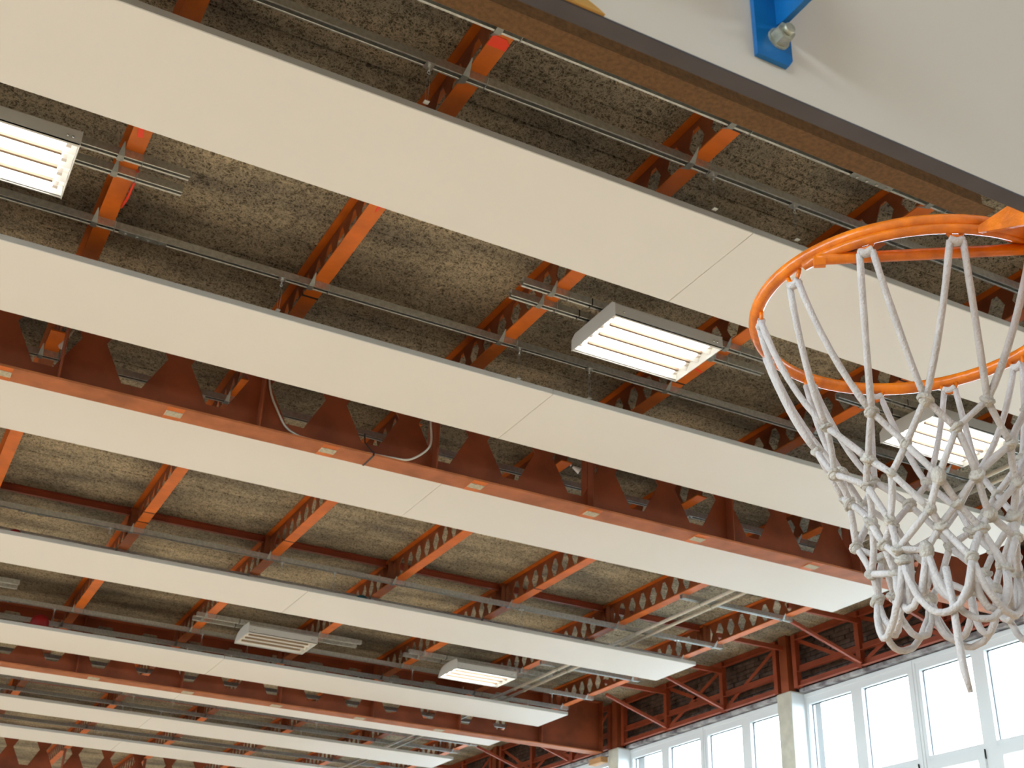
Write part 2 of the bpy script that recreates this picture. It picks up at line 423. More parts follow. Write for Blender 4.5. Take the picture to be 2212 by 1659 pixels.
def purlin_meshes(y0, y1):
    L_ = y1-y0
    wb_ = MB()
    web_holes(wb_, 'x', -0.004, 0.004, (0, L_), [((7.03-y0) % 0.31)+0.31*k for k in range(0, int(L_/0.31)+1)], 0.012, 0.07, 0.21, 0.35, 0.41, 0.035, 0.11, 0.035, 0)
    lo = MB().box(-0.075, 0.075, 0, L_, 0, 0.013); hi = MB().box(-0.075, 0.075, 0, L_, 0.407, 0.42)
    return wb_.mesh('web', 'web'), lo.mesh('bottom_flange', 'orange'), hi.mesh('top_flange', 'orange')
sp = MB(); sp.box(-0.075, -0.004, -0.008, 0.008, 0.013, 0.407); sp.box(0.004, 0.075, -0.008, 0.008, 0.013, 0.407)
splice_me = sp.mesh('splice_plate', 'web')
bd = MB()
for a in ((-0.079, 0.079, -0.011, 0.011, -0.004, 0.0), (-0.079, -0.075, -0.011, 0.011, -0.004, 0.016), (0.075, 0.079, -0.011, 0.011, -0.004, 0.016)): bd.box(*a)
band_me = bd.mesh('black_band', 'band')
bands = {(0, 1): [9.95], (0, 2): [8.08, 5.94], (0, 3): [9.55, 7.4], (0, 4): [8.3], (0, 0): [8.0], (1, 1): [14.25, 16.35, 16.75], (1, 2): [16.35], (1, 4): [16.2], (2, 2): [20.2], (1, 3): [19.4]}
purlins = {}
for b, (y0, y1) in enumerate(BAYS):
    a0, a1 = y0+(0.156 if b else 0.0), y1-(0.156 if b < 3 else 0.0)
    meshes = purlin_meshes(a0, a1)
    for i, x in enumerate(PX):
        if b >= 2 and i < 3 or (b == 3 and i < 4): continue
        nth = len(PX)-1-i
        t = thing('castellated_beam', 'orange castellated beam under the %s, %s from the window wall' % (BAYN[b], ORD[nth]), 'beam', (x, a0, ZP), 'orange castellated roof beams')
        for nm, me in zip(('web', 'bottom_flange', 'top_flange'), meshes): put(nm, me, t, (x, a0, ZP))
        t.children[0]['label'] = 'brown red web with pointed holes'
        if b in (1, 2):
            for dy in (-0.1, 0.1): put('splice_plate', splice_me, t, (x, (y0+y1)/2+dy, ZP))
        for y in bands.get((b, i-2), []):
            if a0 < y < a1: put('black_band', band_me, t, (x, y, ZP))
        purlins[(b, i-2)] = t
def red_tape(t, x, y, poly):
    part('red_tape', MB().prism([(x+p[0], y+p[1]) for p in poly], 'z', ZP-0.004, ZP-0.001), 'tape_red', t)
red_tape(purlins[(0, 1)], 2.865, 6.02, [(-0.074, -0.06), (0.03, -0.06), (0.074, -0.02), (0.074, 0.05), (-0.074, 0.05)])
red_tape(purlins[(0, 0)], 0.87, 8.10, [(-0.074, -0.05), (0.074, -0.05), (0.074, 0.03), (-0.074, 0.03)])
red_tape(purlins[(0, 0)], 0.87, 8.27, [(-0.05, -0.07), (-0.01, -0.08), (0.02, 0.10), (-0.02, 0.11)])
red_tape(purlins[(0, 1)], 2.865, 8.26, [(-0.02, -0.06), (0.04, -0.06), (0.025, 0.02), (0.012, 0.10), (0.0, 0.02)])
red_tape(purlins[(0, 3)], 6.855, 9.2, [(-0.07, -0.02), (0.07, 0.02), (0.075, 0.05), (-0.06, 0.01)])
# hanging strip of red tape on the left hand beam
tp = MB().tube([(0.955, 8.80, 6.318), (0.958, 8.95, 6.27), (0.957, 9.15, 6.26), (0.95, 9.4, 6.316)], 0.012, 4)
part('tape_strip', tp, 'tape_red', purlins[(0, 0)])

# ridge ties between the beams in mid bay
for b in (1, 2):
    ym = (BAYS[b][0]+BAYS[b][1])/2
    for i in range(-2, 6):
        if b == 2 and i < 1: continue
        x0, x1 = 0.87+1.995*i+0.08, 0.87+1.995*(i+1)-0.08
        mb = MB().box(x0, x1, ym-0.05, ym+0.05, ZS-0.012, ZS-0.004); mb.box(x0, x1, ym-0.006, ym+0.006, ZS-0.09, ZS-0.012)
        mb.box(x0, x1, ym-0.03, ym+0.03, ZS-0.10, ZS-0.09)
        o = part('roof_tie', mb, 'truss')
        tag(o, 'brown red steel tie under the slabs, %s, gap %s from window wall' % (['', 'middle bay', 'far bay'][b], ORD[5-i]), 'tie', 'roof ties between the orange beams')

# ------------------------------------------------------------------ deep girders
STIFF = [[0.945+2.038*k for k in range(-2, 6)], [3.27+1.885*k for k in range(-2, 6)], [0.87+1.995*k for k in range(0, 7)]]
HOLE0 = [(0.780+0.8715*k for k in range(-6, 14)), (2.83+0.813*k for k in range(-6, 12)), (4.73+0.785*k for k in range(-8, 10))]
GN = ['nearest deep brown girder with pale patches, behind the second white panel', 'middle deep red brown girder crossing the far panels', 'farthest deep brown girder low in the view']
XG0, XG1 = -8.0, 14.15
for g in range(3):
    y = GY[g]
    t = thing('castellated_girder', GN[g], 'girder', (0, y, ZG), 'deep castellated girders')
    wb_ = MB()
    web_holes(wb_, 'y', y-0.007, y+0.007, (XG0, XG1), [h for h in HOLE0[g] if h < 12.2], ZG+0.02, ZG+0.19, 6.24, 6.60, ZS-0.025, 0.10, 0.315, 0.12, 0)
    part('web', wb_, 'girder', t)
    part('bottom_flange', MB().box(XG0, XG1, y-0.15, y+0.15, ZG, ZG+0.022), 'girder_flange', t)['label'] = 'lighter orange brown bottom flange'
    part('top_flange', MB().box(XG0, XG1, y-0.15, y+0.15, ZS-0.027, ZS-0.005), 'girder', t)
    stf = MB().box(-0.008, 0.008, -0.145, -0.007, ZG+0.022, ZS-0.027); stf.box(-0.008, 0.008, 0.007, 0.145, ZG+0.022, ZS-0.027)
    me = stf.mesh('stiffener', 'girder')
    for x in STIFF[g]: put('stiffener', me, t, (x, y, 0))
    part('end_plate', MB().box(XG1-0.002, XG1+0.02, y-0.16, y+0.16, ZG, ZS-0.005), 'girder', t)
    if g == 0:
        for x in (0.44, 2.117, 3.792, 5.576, 7.10, 8.63, 10.42):
            pm = MB().box(x-0.088, x+0.088, y-0.149, y+0.149, ZG-0.0025, ZG-0.0005)
            part('bare_patch', pm, 'orange', t)
            part('pale_patch', MB().box(x-0.085, x+0.085, y-0.06, y+0.05, ZG-0.014, ZG-0.0015, 0.004), 'patch', t)
        bnd = MB().box(4.255, 4.275, y-0.155, y+0.155, ZG-0.005, ZG-0.0008); bnd.box(4.255, 4.275, y-0.155, y-0.151, ZG-0.005, ZG+0.03)
        bnd.tube([(4.265, y-0.153, ZG+0.03), (4.23, y-0.09, ZG+0.10), (4.20, y-0.02, ZG+0.19), (4.19, y-0.01, 5.95)], 0.007, 5)
        part('black_band', bnd, 'band', t)
    if g == 1:
        for x in (1.9, 3.6, 5.3, 7.0, 8.7, 10.4):
            part('pale_patch', MB().box(x-0.1, x+0.1, y-0.08, y+0.07, ZG-0.012, ZG-0.0005), 'patch', t)
# white cables drooping on the nearest girder
def cable(pts, r, label, ma='cable'):
    # smooth the polyline
    P = [Vector(p) for p in pts]; out = []
    for i in range(len(P)-1):
        p0 = P[max(i-1, 0)]; p1 = P[i]; p2 = P[i+1]; p3 = P[min(i+2, len(P)-1)]
        for k in range(6):
            u = k/6; out.append(0.5*((2*p1)+(-p0+p2)*u+(2*p0-5*p1+4*p2-p3)*u*u+(-p0+3*p1-3*p2+p3)*u**3))
    out.append(P[-1])
    o = part('cable', MB().tube(out, r, 6), ma); return tag(o, label, 'cable')
cable([(3.02, 11.70, 6.45), (3.05, 11.72, 6.25), (3.10, 11.73, 6.10), (3.166, 11.73, 5.98), (3.277, 11.72, 5.80), (3.40, 11.70, 5.72), (3.52, 11.66, 5.685), (3.8, 11.66, 5.684)], 0.012, 'pale cable drooping beside the second stiffener of the nearest girder')
cable([(4.90, 11.66, 6.5), (4.915, 11.63, 6.22), (4.925, 11.60, 6.00), (4.89, 11.59, 5.88), (4.79, 11.59, 5.77), (4.66, 11.60, 5.69), (4.50, 11.63, 5.684), (4.2, 11.66, 5.684)], 0.012, 'pale cable curling down the third stiffener of the nearest girder')
cable([(1.0, 12.0, 6.735), (1.03, 12.0, 6.6), (1.02, 12.0, 6.45), (0.975, 12.0, 6.325)], 0.011, 'short pale cable hanging from orange beam behind leftmost girder hole')

# two shuttlecocks caught in the steel
def shuttle(loc, d, label):
    t = thing('shuttlecock', label, 'shuttlecock', loc)
    d = Vector(d).normalized(); u = d.orthogonal().normalized(); v = d.cross(u); p = Vector(loc)
    cn = MB(); cn.tube([p, p+d*0.02], [0.013, 0.014], 8); part('band', cn, 'band', t)
    part('cork', MB().sphere(tuple(p-d*0.005), 0.0135, 8, 6), 'white', t)
    sk = MB()
    for k in range(10):
        a = 2*PI*k/10; a2 = a+2*PI/11; r0, r1 = 0.013, 0.042
        q = [p+d*0.018+(u*math.cos(a)+v*math.sin(a))*r0, p+d*0.018+(u*math.cos(a2)+v*math.sin(a2))*r0, p+d*0.12+(u*math.cos(a2)+v*math.sin(a2))*r1, p+d*0.12+(u*math.cos(a)+v*math.sin(a))*r1]
        n_ = (q[1]-q[0]).cross(q[3]-q[0]).normalized()*0.001
        sk.add([x-n_ for x in q]+[x+n_ for x in q], [(3, 2, 1, 0), (4, 5, 6, 7), (0, 1, 5, 4), (1, 2, 6, 5), (2, 3, 7, 6), (3, 0, 4, 7)])
    part('skirt', sk, 'white', t)
shuttle((0.962, 12.0, 6.300), (-0.15, -0.3, -0.85), 'white shuttlecock with black band, caught behind the leftmost girder hole')
shuttle((6.945, 11.96, 6.310), (0.8, -0.2, -0.45), 'white shuttlecock stuck behind the double stiffener of the nearest girder')

# ------------------------------------------------------------------ white radiant ceiling panels
PY = [6.452, 9.70, 12.325, 16.95, 21.23, 23.43, 26.41, 29.20]
PW, PZ, PT = 1.20, 5.85, 0.055
SEAMS = [-8.39, -1.49, 5.41, 12.31]
RZ0, RZ1 = 6.25, ZP
HX = [-4.5, -1.9, -1.08, 2.5, 5.0, 5.82, 9.0, 12.0]
# hanger: clip plate, stud and twin wires
def hanger_mesh():
    mb = MB()
    mb.box(-0.035, 0.035, -0.042, 0.042, RZ0-0.004, RZ0)
    mb.box(-0.03, -0.026, -0.042, -0.038, RZ0-0.004, RZ0+0.03); mb.box(0.026, 0.03, -0.042, -0.038, RZ0-0.004, RZ0+0.03)
    mb.tube([(0, 0, RZ0-0.004), (0, 0, RZ0-0.028)], 0.013, 6, smooth=False)
    mb.tube([(0, 0, RZ0-0.028), (0, 0, RZ0-0.055)], 0.007, 6)
    mb.tube([(0.012*math.cos(2*PI*k/8), 0, RZ0-0.068+0.014*math.sin(2*PI*k/8)) for k in range(8)], 0.0035, 5, closed=True)
    for s_ in (-1, 1): mb.tube([(0, 0, RZ0-0.08), (s_*0.014, 0, RZ0-0.17), (s_*0.008, 0, PZ+PT+0.03), (0, 0, PZ+PT)], 0.0022, 4)
    mb.box(-0.02, 0.02, -0.02, 0.02, PZ+PT, PZ+PT+0.006)
    return mb.mesh('wire_hanger', 'galv')
hm = hanger_mesh()
RAIL_OFF = [-0.05, -0.025, 0.08, 0.09, 0.10, 0.10, 0.10, 0.10]
def section_mesh(L_):
    mb = MB()
    mb.box(0.003, L_-0.003, 0, PW, 0, PT, 0.004)
    return mb
for n_, y in enumerate(PY):
    t = thing('ceiling_panel', 'long white hanging ceiling panel, %s in order going away from the backboard' % ORD[n_], 'panel', (SEAMS[0], y, PZ), 'white radiant panels')
    for a, b in zip(SEAMS[:-1], SEAMS[1:]):
        s_ = part('panel_section', section_mesh(b-a), 'panel', t, (0, 0, 0))
        s_.data.transform(Matrix.Translation((0, 0, 0))); p = absloc(t)
        s_.location = (a-p[0], 0, 0); ORG[s_.name] = (a, y, PZ)
        ed = MB().box(a+0.004, b-0.004, y-0.0035, y-0.0002, PZ+0.006, PZ+PT+0.004)
        ed.box(a+0.004, b-0.004, y+PW+0.0002, y+PW+0.0035, PZ+0.006, PZ+PT+0.004)
        part('edge_strip', ed, 'panel_edge', t)
    for ry in (y+RAIL_OFF[n_], y+PW-0.10):
        for x in HX:
            if in_view((x, ry, 6.1), 150): put('wire_hanger', hm, t, (x, ry, 0))

# ------------------------------------------------------------------ galvanised rails under the beams
def rail_mesh(L_, wd=0.066, h=0.07, z0=RZ0):
    mb = MB(); w2 = wd/2; t = 0.003; lip = 0.017
    mb.box(0, L_, -w2, -w2+t, z0, z0+h); mb.box(0, L_, w2-t, w2, z0, z0+h); mb.box(0, L_, -w2+t, w2-t, z0+h-t, z0+h)
    for c in (-w2+lip/2, w2-lip/2):      # rolled lips of the open channel
        mb.prism([(c+lip/2*math.cos(PI/8+k*PI/4)*1.04, z0+0.0055+0.0057*math.sin(PI/8+k*PI/4)) for k in range(8)], 'x', 0, L_)
    return mb.mesh('channel', 'galv')
# beam clamp: a bent plate whose points grip the flange, and a thin rod on the other side
def clamp_mesh(w2=0.036, ext=0.10):
    mb = MB(); t = 0.004; x = -0.090
    pr = [(-w2-ext, ZP+0.020, 0.004), (-w2-0.004, RZ0-0.004, 0.026), (w2+0.004, RZ0-0.004, 0.026), (w2+ext, ZP-0.005, 0.004)]
    for (y0, z0, h0), (y1, z1, h1) in zip(pr[:-1], pr[1:]):
        vs = [(x-h0, y0, z0), (x+h0, y0, z0), (x+h1, y1, z1), (x-h1, y1, z1)]
        vs += [(a, b, c-t) for a, b, c in vs]
        mb.add(vs, [(0, 1, 2, 3), (7, 6, 5, 4), (0, 4, 5, 1), (1, 5, 6, 2), (2, 6, 7, 3), (3, 7, 4, 0)])
    rd = MB()
    rd.tube([(0.082, -w2-ext*0.6, ZP+0.012), (0.085, -w2-0.008, RZ0-0.006), (0.085, w2+0.008, RZ0-0.006), (0.082, w2+ext*0.6, ZP+0.012)], 0.0035, 5)
    return mb.mesh('beam_clamp', 'zinc'), rd.mesh('clamp_rod', 'zinc')
cm = clamp_mesh(); cm_small = clamp_mesh(0.036, 0.07)
def coupler(t, x, ry, L_=0.42):
    mb = MB().box(x-L_/2, x+L_/2, ry-0.02, ry+0.036, RZ0-0.004, RZ0-0.0005); mb.box(x-L_/2, x+L_/2, ry+0.034, ry+0.037, RZ0-0.004, RZ0+0.05)
    cp = part('coupling_plate', mb, 'zinc', t)
    for k in range(4):
        bx = x-L_*0.36+k*L_*0.24
        part('bolt', MB().tube([(bx, ry+0.01, RZ0-0.016), (bx, ry+0.01, RZ0-0.004)], 0.013, 6, smooth=False), 'steel', cp)
RAIL_ME = {}
def rail(x0, x1, ry, label, couplers=(), name='mounting_rail', clamps=True, group='galvanised rails'):
    t = thing(name, label, 'rail', (x0, ry, RZ0), group)
    key = round(x1-x0, 3)
    if key not in RAIL_ME: RAIL_ME[key] = rail_mesh(x1-x0)
    put('channel', RAIL_ME[key], t, (x0, ry, 0))
    if clamps:
        for x in PX:
            if x0 < x-0.12 and x < x1-0.05 and in_view((x, ry, ZP), 60): [put(nm_, me_, t, (x, ry, 0)) for nm_, me_ in zip(('beam_clamp', 'clamp_rod'), cm if x1-x0 > 4 else cm_small)]
    for x in couplers: coupler(t, x, ry)
    return t
rail(-8, 12.93, 5.835, 'galvanised steel rail running right beside the dark brown beam', (6.15,))
for n_, y in enumerate(PY):
    cp = {0: (0.98,), 1: (1.21,), 3: (1.48,), 4: (1.6,)}.get(n_, ())
    rail(-8, 12.93, y+RAIL_OFF[n_], 'galvanised steel rail over the near edge of the %s white panel' % ORD[n_], cp)
    rail(-8, 12.93, y+PW-0.10, 'galvanised steel rail over the far edge of the %s white panel' % ORD[n_])
# short rails for the pipes
for ry, w_ in ((15.19, 'just before the tie line of the middle bay'), (19.64, 'beyond the fourth white panel')):
    rail(10.80, 12.93, ry, 'short galvanised rail near the window wall, %s' % w_)

# ------------------------------------------------------------------ luminaires
def luminaire(cx, cyy, lit, rounded, label):
    z0 = 6.05; L2, W2 = 0.605, 0.40
    t = thing('light_fixture', label, 'light', (cx, cyy, z0), 'tube light fixtures')
    if rounded: prof = [(-W2, 0.0), (-W2, 0.115), (-W2+0.03, 0.15), (W2-0.25, 0.195), (W2-0.10, 0.155), (W2-0.02, 0.09), (W2, 0.0)]
    else: prof = [(-W2, 0.0), (-W2, 0.125), (-W2+0.05, 0.165), (W2-0.06, 0.165), (W2, 0.12), (W2, 0.0)]
    hs = MB(); th = 0.006; n = len(prof)
    inner = [(p[0]*0.975, max(p[1]-0.008, 0)) for p in prof]
    for i in range(n-1):
        a, b, ia, ib = prof[i], prof[i+1], inner[i], inner[i+1]
        vs = []
        for x in (cx-L2, cx+L2):
            for p in (a, b, ib, ia): vs.append((x, cyy+p[0], z0+p[1]))
        hs.add(vs, [(0, 1, 5, 4), (1, 2, 6, 5), (2, 3, 7, 6), (3, 0, 4, 7), (3, 2, 1, 0), (4, 5, 6, 7)])
    # returns along the long edges
    hs.box(cx-L2, cx+L2, cyy-W2, cyy-W2+0.035, z0, z0+0.008); hs.box(cx-L2, cx+L2, cyy+W2-0.02, cyy+W2, z0, z0+0.008)
    part('housing', hs, 'lamp_white', t)
    ep = [(cyy+p[0]*1.006, z0+p[1]+(0.004 if p[1] > 0.05 else 0)) for p in prof]
    if rounded:
        ep = [(cyy-W2-0.004, z0-0.002), (cyy-W2-0.004, z0+0.125), (cyy-W2+0.03, z0+0.185)]+[(cyy-0.05+0.455*math.cos(a), z0+0.20*math.sin(a)) for a in [PI/2*(1-k/5) for k in range(6)]]
    for x in (cx-L2-0.006, cx+L2): part('end_plate', MB().prism(ep, 'x', x, x+0.006), 'lamp_white', t)
    # reflector floor with a trough for every tube
    rf = MB(); ys = [-0.3, -0.1, 0.1, 0.3]
    pts = [(-W2+0.03, 0.012)]
    for y in ys: pts += [(y-0.055, 0.095), (y+0.055, 0.095)]+([(y+0.1, 0.03)] if y < 0.25 else [])
    pts.append((W2-0.03, 0.012))
    vs = []; 
    for p in pts: vs += [(cx-L2+0.003, cyy+p[0], z0+p[1]), (cx+L2-0.003, cyy+p[0], z0+p[1]), (cx-L2+0.003, cyy+p[0], z0+p[1]+0.003), (cx+L2-0.003, cyy+p[0], z0+p[1]+0.003)]
    fs = []
    for i in range(len(pts)-1):
        a, b = 4*i, 4*i+4; fs += [(a, b, b+1, a+1), (a+2, a+3, b+3, b+2)]
    rf.add(vs, fs); part('reflector', rf, 'reflector', t)
    for y in (-0.2, 0.0, 0.2): part('louvre', MB().box(cx-L2+0.06, cx+L2-0.10, cyy+y-0.016, cyy+y+0.016, z0+0.004, z0+0.03, 0.003), 'louver', t)
    for y in ys:
        tb = part('tube', MB().tube([(cx-L2+0.05, cyy+y, z0+0.055), (cx+L2-0.05, cyy+y, z0+0.055)], 0.010, 8), 'tube_on' if lit else 'tube_off', t)
        for x0, x1 in ((cx-L2+0.006, cx-L2+0.05), (cx+L2-0.09, cx+L2-0.05)): part('socket', MB().box(x0, x1, cyy+y-0.02, cyy+y+0.02, z0+0.03, z0+0.075), 'white', tb)
    for x in (cx-L2+0.09, cx+L2-0.10, cx+L2-0.06): part('screw', MB().sphere((x, cyy-W2-0.004, z0+0.05), 0.012, 8, 6), 'steel', t)
    # pair of carrier rails
    return t
def lum_rails(cx, cyy, who):
    for s_, y in (('near', cyy-0.13), ('far', cyy+0.11)):
        t = rail(cx-1.45, cx+1.50, y, '%s short galvanised carrier rail above %s' % (s_, who), group='short carrier rails of the lights')
        part('black_band', MB().box(cx-0.72, cx-0.708, y-0.036, y+0.036, RZ0-0.002, RZ1-0.0005), 'band', t)
LUM = [(-0.16, 8.747, True, False, 'lit tube light cut off at the left edge of the view', 'the light at the left edge'),
       (5.91, 8.747, True, False, 'large lit tube light with sharp louvres in mid view, left of the hoop', 'the large light left of the hoop'),
       (9.86, 8.747, True, False, 'lit tube light seen through the basketball net', 'the light behind the net'),
       (0.28, 20.48, False, True, None, 'the left edge, before the fifth panel'),
       (6.07, 20.48, False, True, 'small unlit tube light with cream tubes, in front of the fifth panel', 'the unlit light'),
       (9.94, 20.48, True, True, 'small brightly lit tube light nearest to the window wall', 'the small lit light')]
for cx, cyy, lit, rd, lab, who in LUM:
    if lab: luminaire(cx, cyy, lit, rd, lab)
    lum_rails(cx, cyy, who)

# ------------------------------------------------------------------ pair of pipes running across under the rails
for n_, (x, w_) in enumerate(((11.17, 'left'), (11.38, 'right'))):
    t = thing('conduit_pipe', 'long pale pipe hung under the rails, %s one of the pair near the window wall' % w_, 'pipe', (x, 4.0, 6.22), 'pair of pale pipes')
    part('pipe', MB().tube([(x, 4.0, 6.218), (x, 31.5, 6.218)], 0.026, 10), 'pipe', t)
    for y in (5.835, 15.19, 19.64, PY[3]+0.09, PY[4]+0.10, PY[5]+0.1, PY[6]+0.1, PY[7]+0.1):
        mb = MB().tube([(x+0.031*math.cos(2*PI*k/10), y, 6.218+0.031*math.sin(2*PI*k/10)) for k in range(10)], 0.006, 5, closed=True)
        mb.box(x-0.03, x+0.03, y-0.012, y+0.012, 6.242, 6.2495)
        part('pipe_clip', mb, 'boltm', t)

# ------------------------------------------------------------------ edge lattice above the windows
XT = 14.36
def bar(mb, p, q, w_, h_):
    p, q = Vector(p), Vector(q); d = (q-p).normalized(); u = Vector((1, 0, 0)) if abs(d.x) < 0.9 else Vector((0, 1, 0)); v = d.cross(u).normalized(); u = v.cross(d).normalized()
    vs = [e+u*(a*w_/2)+v*(b*h_/2) for e in (p, q) for a, b in ((-1, -1), (1, -1), (1, 1), (-1, 1))]
    mb.add(vs, [(3, 2, 1, 0), (4, 5, 6, 7), (0, 1, 5, 4), (1, 2, 6, 5), (2, 3, 7, 6), (3, 0, 4, 7)]); return mb
def angle(mb, y0, y1, z0, z1):
    """a pressed angle: upright leaf and a leaf towards the hall"""
    mb.box(XT+0.06, XT+0.07, y0, y1, z0, z1); mb.box(XT-0.002, XT+0.0599, y0, y1, z0, z0+0.01)
for ci in range(len(COLS)-1):
    c0, c1 = COLS[ci]+0.0, COLS[ci+1]
    if c1 < 11 or c0 > 34: continue
    if c0 < 11.0: w_ = 'to the right of the net'
    else: w_ = {11.515: 'behind the net, nearest in the row', 17.135: 'middle one in the row', 22.755: 'farther left behind the girder end', 28.375: 'next to last in the row'}.get(round(c0, 3), 'farthest of the row')
    t = thing('lattice_truss', 'red steel lattice above the tall windows, %s' % w_, 'truss', (XT, c0, 5.7), 'red lattice trusses on the window wall')
    a, b = c0+0.30, c1-0.30
    for nm, z0, z1 in (('top_chord', 6.60, 6.735), ('middle_chord', 6.03, 6.15), ('bottom_chord', 5.775, 5.88)):
        mb = MB(); angle(mb, a-0.05, b+0.05, z0, z1); part(nm, mb, 'truss', t)
    posts = [c0+0.27]+[c0+(c1-c0)*k/3 for k in (1, 2)]+[c1-0.27]
    for k, y in enumerate(posts):
        mb = MB(); hw = 0.05
        mb.box(XT+0.0, XT+0.008, y-hw, y+hw, 5.76, 6.70); mb.box(XT+0.0081, XT+0.10, y-hw, y-hw+0.008, 5.76, 6.70); mb.box(XT+0.0081, XT+0.10, y+hw-0.008, y+hw, 5.76, 6.70)
        part('post', mb, 'truss', t)
    for k in range(3):
        y0, y1 = posts[k]+0.05, posts[k+1]-0.05
        dirs = [((y0, 6.60), (y1, 5.86))] if k != 1 else [((y0, 6.60), (y1, 5.86)), ((y0, 5.86), (y1, 6.60))]
        if k == 2: dirs = [((y1, 6.60), (y0, 5.86))]
        for (ya, za), (yb, zb) in dirs:
            part('diagonal', bar(MB(), (XT+0.085, ya, za), (XT+0.085, yb, zb), 0.012, 0.07), 'truss', t)
    # dark tube column between two lattices
    pm = MB().box(XT-0.02, XT+0.13, c0-0.10, c0+0.10, 5.725, 6.735)
    o = part('steel_column', pm, 'girder'); tag(o, 'dark red steel stub column standing on the concrete pillar, %s' % (w_.replace('nearest in the row', 'nearest').replace('middle one in the row', 'in mid row')), 'column', 'stub columns above the pillars')
# knee braces and struts from the last beam to the lattice
X6 = PX[-1]
for k, y in enumerate((13.3, 15.2, 17.14, 18.96, 20.85, 24.75, 26.6, 30.4, 32.3)):
    w_ = ['behind the net', 'first left of the net', 'at the first pillar', 'second left of the net', 'just before the middle girder', 'first beyond the middle girder', 'second beyond the middle girder', 'third beyond the middle girder', 'farthest of all'][k]
    sm = MB(); bar(sm, (X6+0.06, y, 6.52), (XT-0.002, y, 6.52), 0.06, 0.08)
    o = part('roof_strut', sm, 'truss'); tag(o, 'level dark red strut from last beam to lattice, %s' % w_, 'strut', 'level struts to the lattice')
    if abs(y-17.14) < 0.1: continue
    bm_ = MB(); bar(bm_, (X6+0.11, y, ZP-0.05), (XT-0.005, y, 5.83), 0.055, 0.055)
    o = part('knee_brace', bm_, 'truss'); tag(o, 'slanting pink red brace from last beam down to lattice, %s' % w_, 'brace', 'slanting knee braces')
# timber blocks on the second pillar
mb = MB().box(14.12, 14.29, 22.95, 23.45, 5.46, 5.58, 0.008)
tag(part('wood_block', mb, 'wood'), 'brown wooden block fixed to the far concrete pillar below the girder end', 'block')

# ------------------------------------------------------------------ dark brown beam by the backboard
t = thing('brown_beam', 'dark rusty brown steel beam hanging behind the backboard, cut off at its right end', 'beam', (-8, 5.17, 5.65))
part('bottom_flange', MB().box(-8, 6.58, 5.085, 5.26, 5.65, 5.664), 'darkbrown', t)
part('web', MB().box(-8, 6.50, 5.12, 5.135, 5.664, 6.30), 'darkbrown', t)
part('top_flange', MB().box(-8, 6.50, 5.085, 5.26, 6.30, 6.318), 'darkbrown', t)

# ------------------------------------------------------------------ balls lying on the panels
tag(part('ball', MB().sphere((2.34, 21.62, PZ+PT+0.15+0.001), 0.15, 24, 16), 'redball', None, (2.34, 21.62, PZ+PT+0.15+0.001)), 'red rubber ball lying on top of the fifth white panel', 'ball')
tag(part('ball', MB().sphere((6.42, 17.42, PZ+PT+0.105+0.001), 0.105, 24, 16), 'tealball', None, (6.42, 17.42, PZ+PT+0.105+0.001)), 'dark teal ball just showing above the fourth white panel', 'ball')
tag(part('ball', MB().sphere((1.32, 17.42, PZ+PT+0.10+0.001), 0.10, 24, 16), 'redball', None, (1.32, 17.42, PZ+PT+0.10+0.001)), 'dark red ball barely showing above fourth white panel at far left', 'ball')

# ------------------------------------------------------------------ backboard
BY0, BY1, BZ = 0.770, 0.790, 0.893
bb = thing('basketball_backboard', 'white wooden basketball backboard seen from behind with dark edge, upper right', 'backboard', (1.29, BY0, BZ))
part('board', MB().box(0.345, 2.23, BY0, BY1-0.004, BZ+0.002, BZ+1.05), 'board', bb)
eg = MB().box(0.34, 2.235, BY0-0.0005, BY1, BZ, BZ+0.0025); eg.box(0.34, 0.3455, BY0-0.0005, BY1, BZ, BZ+1.05); eg.box(2.2295, 2.235, BY0-0.0005, BY1, BZ, BZ+1.05)
part('edge_band', eg, 'board_edge', bb)
part('front_face', MB().box(0.346, 2.229, BY1-0.0045, BY1-0.0005, BZ+0.003, BZ+1.049), 'panel', bb)
part('corner_patch', MB().prism([(0.346, 0.8955), (0.478, 0.8955), (0.470, 0.900), (0.455, 0.9065), (0.432, 0.928), (0.40, 0.97), (0.346, 1.02)], 'y', BY0-0.004, BY0-0.0002), 'ochre', bb)
br = MB()
br.prism([(0.6641, 0.9312), (0.7053, 0.9312), (0.7113, 0.9412), (0.7113, 1.30), (0.6626, 1.30)], 'y', BY0-0.0062, BY0-0.0005)
br.prism([(BY0-0.006, 0.984), (BY0-0.018, 0.981), (0.705, 0.981), (0.695, 1.04), (BY0-0.006, 1.28)], 'x', 0.693, 0.700)
brk = part('support_bracket', br, 'blue', bb)
blt = MB(); by = BY0-0.0062
blt.tube([(0.6935, by, 0.9635), (0.6935, by-0.0025, 0.9635)], 0.0135, 16, smooth=False)
blt.tube([(0.6935, by-0.0025, 0.9635), (0.6935, by-0.015, 0.9635)], 0.0115, 6, smooth=False)
blt.tube([(0.6935, by-0.015, 0.9635), (0.6935, by-0.021, 0.9635)], 0.0065, 10)
part('bolt', blt, 'boltm', brk)
part('small_bolt', MB().sphere((0.40, BY0+0.006, BZ-0.001), 0.004, 8, 6), 'blue', bb)

